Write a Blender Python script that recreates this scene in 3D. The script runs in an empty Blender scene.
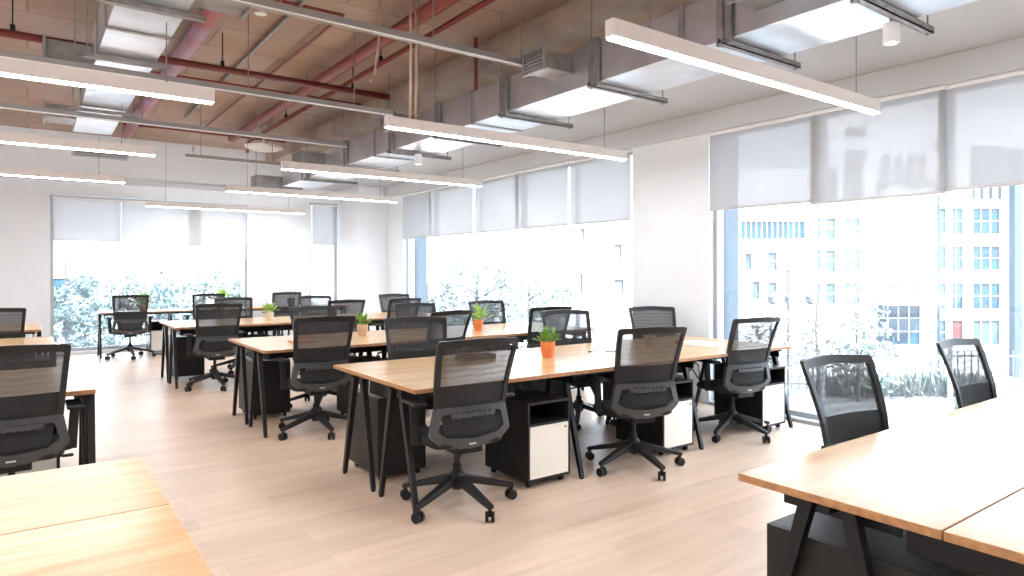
import bpy, bmesh, math, random
from mathutils import Vector, Matrix
random.seed(7)
C = bpy.context.scene.collection
PI = math.pi
def R(d): return math.radians(d)

# ------------------------------------------------------------------ materials
def newmat(name):
    m = bpy.data.materials.new(name); m.use_nodes = True
    nt = m.node_tree; b = nt.nodes['Principled BSDF']
    return m, nt, b
def plain(name, col, rough=.5, metal=0., noise=0., scale=20., bump=0., coat=0.):
    m, nt, b = newmat(name)
    b.inputs['Base Color'].default_value = (*col, 1)
    b.inputs['Roughness'].default_value = rough
    b.inputs['Metallic'].default_value = metal
    b.inputs['Coat Weight'].default_value = coat
    tc = nt.nodes.new('ShaderNodeTexCoord')
    n = nt.nodes.new('ShaderNodeTexNoise'); n.inputs['Scale'].default_value = scale
    n.inputs['Detail'].default_value = 4
    nt.links.new(tc.outputs['Object'], n.inputs['Vector'])
    if noise > 0:
        r = nt.nodes.new('ShaderNodeValToRGB')
        r.color_ramp.elements[0].position = .3; r.color_ramp.elements[1].position = .7
        r.color_ramp.elements[0].color = (*[c*(1-noise) for c in col], 1)
        r.color_ramp.elements[1].color = (*[min(1, c*(1+noise)) for c in col], 1)
        nt.links.new(n.outputs['Fac'], r.inputs['Fac']); nt.links.new(r.outputs['Color'], b.inputs['Base Color'])
    if bump > 0:
        bp = nt.nodes.new('ShaderNodeBump'); bp.inputs['Strength'].default_value = bump
        bp.inputs['Distance'].default_value = .01
        nt.links.new(n.outputs['Fac'], bp.inputs['Height']); nt.links.new(bp.outputs['Normal'], b.inputs['Normal'])
    return m
def wood(name, c0, c1, rough, sx=1.2, sy=22, coat=0.0, planks=None):
    m, nt, b = newmat(name)
    tc = nt.nodes.new('ShaderNodeTexCoord'); mp = nt.nodes.new('ShaderNodeMapping')
    mp.inputs['Scale'].default_value = (sx, sy, sy)
    nt.links.new(tc.outputs['Object'], mp.inputs['Vector'])
    n = nt.nodes.new('ShaderNodeTexNoise'); n.inputs['Scale'].default_value = 1.6; n.inputs['Detail'].default_value = 6
    n.inputs['Distortion'].default_value = .6
    nt.links.new(mp.outputs['Vector'], n.inputs['Vector'])
    r = nt.nodes.new('ShaderNodeValToRGB')
    r.color_ramp.elements[0].position = .32; r.color_ramp.elements[1].position = .68
    r.color_ramp.elements[0].color = (*c0, 1); r.color_ramp.elements[1].color = (*c1, 1)
    nt.links.new(n.outputs['Fac'], r.inputs['Fac'])
    out = r.outputs['Color']
    if planks:
        w, h, amt = planks
        br = nt.nodes.new('ShaderNodeTexBrick'); br.offset = .37
        br.inputs['Scale'].default_value = 1.0
        br.inputs['Brick Width'].default_value = w; br.inputs['Row Height'].default_value = h
        br.inputs['Mortar Size'].default_value = .0016 if amt > .12 else 0.0
        br.inputs['Color1'].default_value = (1-amt, 1-amt*1.1, 1-amt*1.2, 1); br.inputs['Color2'].default_value = (1, 1, 1, 1)
        br.inputs['Mortar'].default_value = (.80, .74, .68, 1)
        nt.links.new(tc.outputs['Object'], br.inputs['Vector'])
        mx = nt.nodes.new('ShaderNodeMix'); mx.data_type = 'RGBA'; mx.blend_type = 'MULTIPLY'; mx.inputs['Factor'].default_value = 1
        nt.links.new(out, mx.inputs['A']); nt.links.new(br.outputs['Color'], mx.inputs['B']); out = mx.outputs['Result']
    nt.links.new(out, b.inputs['Base Color'])
    b.inputs['Roughness'].default_value = rough; b.inputs['Coat Weight'].default_value = coat
    b.inputs['Coat Roughness'].default_value = .12
    return m
def emit(name, col, s):
    m, nt, b = newmat(name)
    b.inputs['Base Color'].default_value = (.9, .9, .9, 1)
    b.inputs['Emission Color'].default_value = (*col, 1); b.inputs['Emission Strength'].default_value = s
    return m
def see_through(name, col, t, rough=.7, wave=0., translucent=0., tint=(1, 1, 1)):
    m = bpy.data.materials.new(name); m.use_nodes = True; nt = m.node_tree; nt.nodes.clear()
    o = nt.nodes.new('ShaderNodeOutputMaterial'); mix = nt.nodes.new('ShaderNodeMixShader')
    tr = nt.nodes.new('ShaderNodeBsdfTransparent'); tr.inputs['Color'].default_value = (*tint, 1)
    d = nt.nodes.new('ShaderNodeBsdfPrincipled'); d.inputs['Base Color'].default_value = (*col, 1); d.inputs['Roughness'].default_value = rough
    s = d.outputs[0]
    if translucent > 0:
        tl = nt.nodes.new('ShaderNodeBsdfTranslucent'); tl.inputs['Color'].default_value = (*col, 1)
        m2 = nt.nodes.new('ShaderNodeMixShader'); m2.inputs['Fac'].default_value = translucent
        nt.links.new(s, m2.inputs[1]); nt.links.new(tl.outputs[0], m2.inputs[2]); s = m2.outputs[0]
    mix.inputs['Fac'].default_value = 1-t
    nt.links.new(tr.outputs[0], mix.inputs[1]); nt.links.new(s, mix.inputs[2]); nt.links.new(mix.outputs[0], o.inputs[0])
    if wave > 0:
        tc = nt.nodes.new('ShaderNodeTexCoord'); w = nt.nodes.new('ShaderNodeTexWave'); w.bands_direction = 'Z'
        w.inputs['Scale'].default_value = 9; w.inputs['Distortion'].default_value = 3; w.inputs['Detail'].default_value = 1
        mr = nt.nodes.new('ShaderNodeMapRange'); mr.inputs['To Min'].default_value = 1-t-wave; mr.inputs['To Max'].default_value = 1-t+wave
        nt.links.new(tc.outputs['Object'], w.inputs['Vector']); nt.links.new(w.outputs['Fac'], mr.inputs['Value'])
        nt.links.new(mr.outputs[0], mix.inputs['Fac'])
    return m
def glass_mat(name, tint, gloss, veil):
    m = bpy.data.materials.new(name); m.use_nodes = True; nt = m.node_tree; nt.nodes.clear()
    o = nt.nodes.new('ShaderNodeOutputMaterial')
    tr = nt.nodes.new('ShaderNodeBsdfTransparent'); tr.inputs['Color'].default_value = (*tint, 1)
    gl = nt.nodes.new('ShaderNodeBsdfGlossy'); gl.inputs['Roughness'].default_value = .02
    df = nt.nodes.new('ShaderNodeBsdfTranslucent'); df.inputs['Color'].default_value = (.9, .95, 1, 1)  # white veil put into the pane, imitating overexposed haze over the view
    a = nt.nodes.new('ShaderNodeMixShader'); a.inputs[0].default_value = gloss
    b = nt.nodes.new('ShaderNodeMixShader'); b.inputs[0].default_value = veil
    nt.links.new(tr.outputs[0], a.inputs[1]); nt.links.new(gl.outputs[0], a.inputs[2])
    nt.links.new(a.outputs[0], b.inputs[1]); nt.links.new(df.outputs[0], b.inputs[2]); nt.links.new(b.outputs[0], o.inputs[0])
    return m
def concrete(name):
    m, nt, b = newmat(name)
    tc = nt.nodes.new('ShaderNodeTexCoord')
    n = nt.nodes.new('ShaderNodeTexNoise'); n.inputs['Scale'].default_value = .55; n.inputs['Detail'].default_value = 8; n.inputs['Roughness'].default_value = .62
    nt.links.new(tc.outputs['Object'], n.inputs['Vector'])
    r = nt.nodes.new('ShaderNodeValToRGB'); e = r.color_ramp.elements
    e[0].position = .3; e[0].color = (.36, .245, .175, 1); e[1].position = .7; e[1].color = (.50, .43, .39, 1)
    k = e.new(.5); k.color = (.45, .335, .27, 1)
    nt.links.new(n.outputs['Fac'], r.inputs['Fac'])
    br = nt.nodes.new('ShaderNodeTexBrick'); br.offset = .5
    br.inputs['Brick Width'].default_value = 1.5; br.inputs['Row Height'].default_value = .62
    br.inputs['Scale'].default_value = 1; br.inputs['Mortar Size'].default_value = .009
    br.inputs['Color1'].default_value = (.86, .84, .84, 1); br.inputs['Color2'].default_value = (1, 1, 1, 1); br.inputs['Mortar'].default_value = (.62, .56, .54, 1)
    nt.links.new(tc.outputs['Object'], br.inputs['Vector'])
    mx = nt.nodes.new('ShaderNodeMix'); mx.data_type = 'RGBA'; mx.blend_type = 'MULTIPLY'; mx.inputs['Factor'].default_value = 1
    nt.links.new(r.outputs['Color'], mx.inputs['A']); nt.links.new(br.outputs['Color'], mx.inputs['B'])
    nt.links.new(mx.outputs['Result'], b.inputs['Base Color']); b.inputs['Roughness'].default_value = .85
    return m

M = dict(
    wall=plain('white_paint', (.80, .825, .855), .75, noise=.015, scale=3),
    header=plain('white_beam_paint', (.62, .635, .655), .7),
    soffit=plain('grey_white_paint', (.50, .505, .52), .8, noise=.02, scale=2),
    conc=concrete('stained_concrete'),
    conc2=plain('smooth_concrete', (.42, .33, .27), .85, noise=.22, scale=2.2, bump=.2),
    floor=wood('oak_floor', (.74, .55, .41), (.83, .65, .50), .36, 1.0, 9, planks=(1.22, .18, .13)),
    oak=wood('oak_top', (.64, .385, .165), (.76, .505, .25), .24, 1.5, 12, coat=.12, planks=(.9, .075, .10)),
    oakedge=plain('oak_edge', (.40, .19, .075), .5, noise=.25, scale=40),
    black=plain('black_metal', (.012, .012, .013), .38, noise=.1),
    blackbox=plain('black_laminate', (.018, .016, .016), .42, noise=.1),
    plastic=plain('charcoal_plastic', (.022, .021, .021), .42, noise=.1, scale=60),
    grey=plain('grey_plastic', (.06, .062, .068), .3, noise=.08),
    fabric=plain('black_fabric', (.016, .016, .017), .9, noise=.3, scale=200, bump=.3),
    mesh=see_through('chair_mesh', (.05, .048, .05), .42, .8, wave=.04),
    dense=see_through('dense_mesh', (.02, .019, .019), .1, .8),
    cream=plain('cream_laminate', (.86, .82, .74), .4),
    chrome=plain('chrome', (.7, .7, .72), .25, 1),
    galv=plain('galvanised_steel', (.66, .68, .72), .33, .9, noise=.14, scale=3.0, bump=.25),
    galvdark=plain('dull_steel', (.30, .28, .27), .45, .6, noise=.2, scale=12),
    track=plain('aluminium_channel', (.34, .32, .31), .45, .5),
    trackl=plain('bright_channel_lip', (.88, .84, .8), .5),
    lightbody=plain('lamp_housing', (.80, .74, .70), .5),
    glow=emit('led_diffuser', (.985, .985, 1), 12.0),
    cable=plain('steel_wire', (.30, .28, .27), .5, .5),
    beige=plain('beige_cable', (.62, .46, .33), .6),
    red=plain('dark_red_paint', (.16, .022, .018), .45),
    redl=plain('brick_red_paint', (.25, .055, .045), .55),
    pink=None,
    white=plain('white_plastic', (.84, .83, .83), .4),
    blind=see_through('blind_fabric', (.57, .57, .58), .20, .9, translucent=.30),
    rail=plain('blind_rail', (.55, .53, .53), .5),
    frame=plain('window_frame_grey', (.42, .43, .45), .4, .2),
    framel=see_through('pale_mullion', (.86, .9, .94), .35, .4, translucent=.5),
    glass=glass_mat('window_glass', (.95, .98, 1.0), .035, .035),
    clad=plain('blue_grey_cladding', (.020, .038, .058), .35, noise=.25, scale=1.5),
    terra=plain('terracotta', (.80, .21, .055), .5, noise=.06),
    tan=plain('tan_ceramic', (.60, .38, .22), .6, noise=.1),
    creampot=plain('cream_ceramic', (.78, .62, .45), .6, noise=.1),
    dkpot=plain('dark_ceramic', (.06, .05, .05), .5),
    soil=plain('soil', (.06, .035, .02), .95, noise=.3, scale=60),
    leaf=plain('houseplant_leaf', (.16, .36, .05), .5, noise=.35, scale=30),
    leafl=plain('bright_leaf', (.34, .55, .10), .5, noise=.3, scale=30),
    paper=plain('paper', (.86, .86, .86), .7),
    orange=plain('orange_card', (.80, .36, .22), .6),
    bookred=plain('dark_red_card', (.22, .05, .05), .6),
    bookbrown=plain('brown_wood_tray', (.22, .15, .12), .6),
    facade=plain('white_render', (.84, .84, .86), .8, noise=.02, scale=.4),
    facadeg=plain('grey_render', (.10, .10, .105), .8, noise=.05, scale=.4),
    bwin=plain('blue_window', (.012, .05, .092), .15, noise=.45, scale=.9),
    bwinl=plain('pale_blue_window', (.065, .095, .11), .2, noise=.5, scale=1.2),
    teal=plain('teal_glass_strip', (.035, .075, .09), .25, noise=.3, scale=.5),
    bluecol=plain('blue_column', (.045, .07, .10), .5),
    reddoor=plain('red_door', (.11, .022, .018), .5),
    redbrick=plain('red_balcony', (.45, .08, .06), .6),
    street=plain('pale_street', (.17, .175, .175), .9, noise=.12, scale=.5),
    fence=plain('pale_fence', (.10, .11, .11), .7),
    foliage=plain('street_foliage', (.10, .14, .125), .7, noise=.45, scale=1.3),
    foliage2=plain('blue_green_foliage', (.08, .13, .135), .7, noise=.45, scale=1.3),
    foliage3=plain('dry_foliage', (.12, .135, .115), .7, noise=.4, scale=1.3),
    bark=plain('bark', (.07, .065, .06), .9, noise=.3),
    sign=plain('sign_grey', (.03, .03, .035), .6),
    pole=plain('utility_pole', (.06, .06, .065), .7),
)
def banded(name, a, b):
    m, nt, p = newmat(name)
    tc = nt.nodes.new('ShaderNodeTexCoord'); w = nt.nodes.new('ShaderNodeTexNoise'); w.inputs['Scale'].default_value = .9
    r = nt.nodes.new('ShaderNodeValToRGB'); r.color_ramp.elements[0].position = .45; r.color_ramp.elements[1].position = .55
    r.color_ramp.elements[0].color = (*a, 1); r.color_ramp.elements[1].color = (*b, 1)
    nt.links.new(tc.outputs['Object'], w.inputs['Vector']); nt.links.new(w.outputs['Fac'], r.inputs['Fac']); nt.links.new(r.outputs['Color'], p.inputs['Base Color'])
    return m
M['pink'] = banded('pink_wrap', (.42, .15, .16), (.40, .25, .36))

# ------------------------------------------------------------------ mesh helpers
def box(bm, x0, x1, y0, y1, z0, z1):
    v = [bm.verts.new((x, y, z)) for x in (x0, x1) for y in (y0, y1) for z in (z0, z1)]
    for f in ((0, 1, 3, 2), (4, 6, 7, 5), (0, 4, 5, 1), (2, 3, 7, 6), (0, 2, 6, 4), (1, 5, 7, 3)):
        bm.faces.new([v[i] for i in f])
def bar(bm, p0, p1, w0, w1=None, h0=None, h1=None):
    """a straight bar of rectangular section"""
    p0, p1 = Vector(p0), Vector(p1); w1 = w0 if w1 is None else w1; h0 = w0 if h0 is None else h0; h1 = w1 if h1 is None else h1
    d = (p1-p0).normalized(); up = Vector((0, 0, 1)) if abs(d.z) < .9 else Vector((0, 1, 0))
    a = d.cross(up).normalized(); b = a.cross(d).normalized()
    q = []
    for p, w, h in ((p0, w0, h0), (p1, w1, h1)):
        for s, t in ((-1, -1), (1, -1), (1, 1), (-1, 1)):
            q.append(bm.verts.new(p+a*s*w/2+b*t*h/2))
    for f in ((3, 2, 1, 0), (4, 5, 6, 7), (0, 1, 5, 4), (1, 2, 6, 5), (2, 3, 7, 6), (3, 0, 4, 7)):
        bm.faces.new([q[i] for i in f])
def tube(bm, pts, r, n=8, r1=None):
    pts = [Vector(p) for p in pts]; rings = []
    for i, p in enumerate(pts):
        d = (pts[min(i+1, len(pts)-1)]-pts[max(i-1, 0)]).normalized()
        up = Vector((0, 0, 1)) if abs(d.z) < .9 else Vector((1, 0, 0))
        a = d.cross(up).normalized(); b = a.cross(d).normalized()
        rr = r if r1 is None else r+(r1-r)*i/(len(pts)-1)
        rings.append([bm.verts.new(p+(a*math.cos(2*PI*k/n)+b*math.sin(2*PI*k/n))*rr) for k in range(n)])
    for i in range(len(rings)-1):
        for k in range(n):
            bm.faces.new([rings[i][k], rings[i][(k+1) % n], rings[i+1][(k+1) % n], rings[i+1][k]])
    bm.faces.new(rings[0][::-1]); bm.faces.new(rings[-1])
def lathe(bm, prof, n=20, cx=0, cy=0):
    rings = []
    for r, z in prof:
        rings.append([bm.verts.new((cx+r*math.cos(2*PI*k/n), cy+r*math.sin(2*PI*k/n), z)) for k in range(n)])
    for i in range(len(rings)-1):
        for k in range(n):
            bm.faces.new([rings[i][k], rings[i][(k+1) % n], rings[i+1][(k+1) % n], rings[i+1][k]])
    bm.faces.new(rings[0][::-1]); bm.faces.new(rings[-1])
def finish(name, bm, mat, parent=None, bevel=0., smooth=False, loc=None):
    bmesh.ops.recalc_face_normals(bm, faces=bm.faces)
    me = bpy.data.meshes.new(name); bm.to_mesh(me); bm.free()
    mats = mat if isinstance(mat, (list, tuple)) else [mat]
    for m in mats: me.materials.append(m)
    if smooth:
        for p in me.polygons: p.use_smooth = True
    o = bpy.data.objects.new(name, me); C.objects.link(o)
    if bevel > 0:
        b = o.modifiers.new('bevel', 'BEVEL'); b.width = bevel; b.segments = 2; b.limit_method = 'ANGLE'
    if parent is not None: o.parent = parent
    if loc: o.location = loc
    return o
def tag(o, label=None, cat=None, group=None, kind=None):
    if label: o['label'] = label
    if cat: o['category'] = cat
    if group: o['group'] = group
    if kind: o['kind'] = kind
    return o
def empty(name, loc=(0, 0, 0), rz=0., label=None, cat=None, group=None):
    o = bpy.data.objects.new(name, None); C.objects.link(o); o.location = loc; o.rotation_euler = (0, 0, rz)
    o.empty_display_size = .1
    return tag(o, label, cat, group)
def copy_tree(o, parent=None):
    c = o.copy(); C.objects.link(c)
    if parent is not None: c.parent = parent
    for ch in o.children: copy_tree(ch, c)
    return c
def struct(name, bm, mat, **k):
    return tag(finish(name, bm, mat, **k), kind='structure')
def B(name, mat, *boxes, parent=None, bevel=0.):
    bm = bmesh.new()
    for b in boxes: box(bm, *b)
    return finish(name, bm, mat, parent, bevel)
def SB(name, mat, *boxes, parent=None):
    return tag(B(name, mat, *boxes, parent=parent), kind='structure')
def holes(bm, u0, u1, z0, z1, hs, f):
    """fill the rectangle u0..u1 x z0..z1 except the openings hs; f(ua,ub,za,zb) adds one block"""
    us = sorted({u0, u1, *[h[0] for h in hs], *[h[1] for h in hs]})
    for a, b in zip(us, us[1:]):
        m = (a+b)/2; col = sorted([h for h in hs if h[0] <= m <= h[1]], key=lambda h: h[2]); z = z0
        for h in col:
            if h[2] > z: f(a, b, z, h[2])
            z = max(z, h[3])
        if z < z1: f(a, b, z, z1)

# ------------------------------------------------------------------ room shell
XW, YB, XL, YF, ZC = 5.88, 13.5, -6.0, -3.2, 3.76
SB('floor', M['floor'], (XL-.2, XW+.02, YF-.2, YB+.02, -.12, 0))
SB('ceiling', M['conc'], (XL-.2, XW+.3, YF-.2, YB+.3, ZC, ZC+.3))
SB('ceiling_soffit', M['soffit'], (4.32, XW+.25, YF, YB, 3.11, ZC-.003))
SB('ceiling_beam', M['conc2'], (3.80, 4.318, YF, YB, 3.52, ZC-.003))
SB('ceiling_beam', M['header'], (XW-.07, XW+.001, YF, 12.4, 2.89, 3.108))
W1 = (-2.6, 4.52, 0.03, 2.89); W2 = (5.63, 11.68, 0.03, 2.89)
bm = bmesh.new()
holes(bm, YF, YB, 0, ZC, [W1, W2], lambda a, b, c, d: box(bm, XW, XW+.25, a, b, c, d))
struct('wall_right', bm, M['wall'])
A1 = (.31, 3.47, .05, 2.70); A2 = (4.69, 5.285, .05, 2.83)
bm = bmesh.new()
holes(bm, XL, XW+.25, 0, ZC, [A1, A2], lambda a, b, c, d: box(bm, a, b, YB, YB+.25, c, d))
struct('wall_back', bm, M['wall'])
bm = bmesh.new()
WL = [(-2.0, 1.2, .6, 2.9), (2.2, 5.4, .6, 2.9), (6.4, 9.6, .6, 2.9)]  # unseen windows, added to let fill daylight in from this side
holes(bm, YF, YB, 0, ZC, WL, lambda a, b, c, d: box(bm, XL-.25, XL, a, b, c, d))
struct('wall_left', bm, M['wall'])
SB('wall_front', M['wall'], (XL, XW+.25, YF-.25, YF, 0, ZC))
SB('wall_column', M['wall'], (5.3, XW+.002, 12.4, YB, 0, 3.108))
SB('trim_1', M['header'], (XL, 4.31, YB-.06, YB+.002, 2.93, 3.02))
SB('baseboard_right', M['frame'], (XW-.02, XW+.001, YF, 4.5, 0, .028), (XW-.02, XW+.001, 5.65, 11.6, 0, .028))

def window_x(n, w, splits, thick):
    """window in the long window wall: frame, panes, mullions"""
    y0, y1, z0, z1 = w
    bm = bmesh.new(); x0, x1 = XW+.08, XW+.15; t = .045
    box(bm, x0, x1, y0, y0+t, z0, z1); box(bm, x0, x1, y1-t, y1, z0, z1)
    box(bm, x0, x1, y0+t, y1-t, z0, z0+.05); box(bm, x0, x1, y0+t, y1-t, z1-.05, z1)
    o = struct('window_%d' % n, bm, M['frame'])
    for s in splits:
        SB('window_mullion', M['framel'], (x0+.01, x1, s-.014, s+.014, z0+.05, z1-.05), parent=o)
    for s in thick:
        SB('window_mullion', M['frame'], (x0-.01, x1, s-.03, s+.03, 2.06, z1-.05), parent=o); SB('window_mullion', M['framel'], (x0+.02, x1, s-.009, s+.009, z0+.05, 2.06), parent=o)
    SB('window_glass', M['glass'], (XW+.105, XW+.115, y0+t, y1-t, z0+.05, z1-.05), parent=o)
window_x(1, W1, [1.2, -.2, -1.4], [3.33, 2.27])
window_x(2, W2, [9.1, 6.75], [10.55, 7.93])
def window_y(n, w, splits):
    x0, x1, z0, z1 = w; bm = bmesh.new(); y0, y1 = YB+.08, YB+.15; t = .05
    box(bm, x0, x0+t, y0, y1, z0, z1); box(bm, x1-t, x1, y0, y1, z0, z1)
    box(bm, x0+t, x1-t, y0, y1, z0, z0+.06); box(bm, x0+t, x1-t, y0, y1, z1-.05, z1)
    o = struct('window_%d' % n, bm, M['frame'])
    for s in splits: SB('window_mullion', M['framel'], (s-.02, s+.02, y0+.01, y1, z0+.06, z1-.05), parent=o)
    SB('window_glass', M['glass'], (x0+t, x1-t, YB+.105, YB+.115, z0+.06, z1-.05), parent=o)
window_y(3, A1, [1.28, 2.3])
window_y(4, A2, [])
for i, w in enumerate(WL):
    bm = bmesh.new(); y0, y1, z0, z1 = w; t = .05; xa, xb = XL-.15, XL-.08
    box(bm, xa, xb, y0, y0+t, z0, z1); box(bm, xa, xb, y1-t, y1, z0, z1); box(bm, xa, xb, y0+t, y1-t, z0, z0+t); box(bm, xa, xb, y0+t, y1-t, z1-t, z1)
    box(bm, xa, xb, (y0+y1)/2-.02, (y0+y1)/2+.02, z0+t, z1-t)
    o = struct('window_%d' % (5+i), bm, M['framel'])
    SB('window_glass', M['glass'], (XL-.12, XL-.112, y0+t, y1-t, z0+t, z1-t), parent=o)
# cladding return of the outside column, seen through the end panes
for y0 in (4.53, 11.69):
    SB('wall_cladding', M['clad'], (XW+.26, XW+.53, y0, y0+.9, -3.3, 4.2))
SB('wall_cladding', M['clad'], (XW+.26, XW+.85, -3.6, -2.6, -3.3, 4.2))
SB('door_1', M['white'], (-3.2, -2.2, YF+.0, YF+.04, 0, 2.1))

# roller blinds
def blind(name_label, axis, a0, a1, z0, z1, off):
    bm = bmesh.new(); bm2 = bmesh.new(); bm3 = bmesh.new(); n = 14
    if axis == 'x':
        x = XW-.012-off
        box(bm, x-.001, x+.001, a0, a1, z0+.02, z1); box(bm2, x-.008, x+.008, a0, a1, z0, z0+.022)
        tube(bm3, [(x-.0, a0, z1-.02), (x-.0, a1, z1-.02)], .02, 10)
        loc = (XW, a0, z1)
    else:
        y = YB-.014-off
        box(bm, a0, a1, y-.001, y+.001, z0+.02, z1); box(bm2, a0, a1, y-.008, y+.008, z0, z0+.022)
        tube(bm3, [(a0, y, z1-.02), (a1, y, z1-.02)], .02, 10)
    o = finish('roller_blind', bm, M['blind'])
    tag(o, name_label, 'blind', 'roller blinds pulled half down')
    finish('bottom_rail', bm2, M['rail'], o); finish('roller_tube', bm3, M['white'], o)
blind('white roller blind beside plain wall column, over the blue window band outside', 'x', 3.28, 4.50, 2.055, 2.89, 0)
blind('white roller blind hanging in front of the lettering sign outside', 'x', 2.24, 3.36, 2.03, 2.89, .022)
blind('white roller blind cut by the photo edge, above the two lone chairs', 'x', -.1, 2.30, 2.05, 2.89, 0)
blind('white roller blind over the pane behind the camera side of the street window', 'x', -2.55, -.02, 2.05, 2.89, .022)
blind('white roller blind at corner end of long window, above the blue-grey strip', 'x', 10.53, 11.66, 2.03, 2.89, 0)
blind('white roller blind second from the room corner in the long window', 'x', 9.12, 10.60, 2.03, 2.89, .022)
blind('white roller blind third from the room corner in the long window', 'x', 7.90, 9.10, 2.03, 2.89, 0)
blind('white roller blind fourth from the room corner in the long window', 'x', 6.77, 7.96, 2.03, 2.89, .022)
blind('white roller blind touching the wall column in the long window', 'x', 5.65, 6.75, 2.03, 2.89, 0)
blind('white roller blind beside the bare wall in far window, hung slightly higher', 'y', .33, 1.33, 1.93, 2.67, 0)
blind('white roller blind in middle of far window, hung lowest', 'y', 1.33, 2.62, 1.88, 2.67, .022)
blind('white roller blind at far window end next to white wall panel', 'y', 2.40, 3.45, 1.90, 2.67, 0)
blind('tall white roller blind in the narrow slot window', 'y', 4.72, 5.26, 1.95, 2.80, 0)

# ------------------------------------------------------------------ camera
cam = bpy.data.cameras.new('camera'); co = bpy.data.objects.new('camera', cam); C.objects.link(co)
cam.sensor_width = 36; cam.lens = 667/1024*36; cam.shift_y = -17/1024; cam.clip_end = 400; cam.clip_start = .05
co.location = (0, 0, 1.42); co.rotation_euler = (R(90), 0, -R(36)); bpy.context.scene.camera = co

# ------------------------------------------------------------------ office chair
def yb(x, z):
    """depth of the backrest surface at height z, wrapping forward at the sides"""
    pts = [(.38, -.170), (.48, -.205), (.62, -.20), (.76, -.225), (.91, -.277), (1.05, -.335)]
    z = min(max(z, .38), 1.05)
    for (a, ya), (b, ybb) in zip(pts, pts[1:]):
        if z <= b:
            return ya+(ybb-ya)*(z-a)/(b-a)+.55*x*x
    return -.335
def outline(pts, r, seg=7, arc=4):
    out = []; n = len(pts)
    for i in range(n):
        p0, p, p1 = Vector(pts[i-1]), Vector(pts[i]), Vector(pts[(i+1) % n])
        a = p+(p0-p).normalized()*r; b = p+(p1-p).normalized()*r
        for k in range(arc+1):
            t = k/arc; out.append(a*(1-t)**2+p*2*t*(1-t)+b*t*t)
        nx = p1+(p-p1).normalized()*r
        for k in range(1, seg): out.append(b+(nx-b)*k/seg)
    return out
def ring(bm, outer, inner, th):
    f = []
    for pts in (outer, inner):
        for dy in (-th/2, th/2): f.append([bm.verts.new((p.x, yb(p.x, p.y)+dy, p.y)) for p in pts])
    oa, ob, ia, ib = f; n = len(outer)
    for i in range(n):
        j = (i+1) % n
        for q in ((oa[i], oa[j], ia[j], ia[i]), (ob[i], ib[i], ib[j], ob[j]), (oa[i], ob[i], ob[j], oa[j]), (ia[i], ia[j], ib[j], ib[i])): bm.faces.new(q)
def sheet(bm, zt, zb, xt, xb, th=.003, nx=10, nz=10, dy=0.):
    g = []
    for j in range(nz+1):
        t = j/nz; z = zb+(zt-zb)*t; hw = xb+(xt-xb)*t
        g.append([(Vector((-hw+2*hw*i/nx, 0, z))) for i in range(nx+1)])
    fr = [[bm.verts.new((v.x, yb(v.x, v.z)-th/2+dy, v.z)) for v in row] for row in g]
    bk = [[bm.verts.new((v.x, yb(v.x, v.z)+th/2+dy, v.z)) for v in row] for row in g]
    for j in range(nz):
        for i in range(nx):
            bm.faces.new((fr[j][i], fr[j][i+1], fr[j+1][i+1], fr[j+1][i]))
            bm.faces.new((bk[j][i], bk[j+1][i], bk[j+1][i+1], bk[j][i+1]))
    for j in range(nz):
        bm.faces.new((fr[j][0], fr[j+1][0], bk[j+1][0], bk[j][0])); bm.faces.new((fr[j][nx], bk[j][nx], bk[j+1][nx], fr[j+1][nx]))
    for i in range(nx):
        bm.faces.new((fr[0][i], bk[0][i], bk[0][i+1], fr[0][i+1])); bm.faces.new((fr[nz][i], fr[nz][i+1], bk[nz][i+1], bk[nz][i]))
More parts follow.
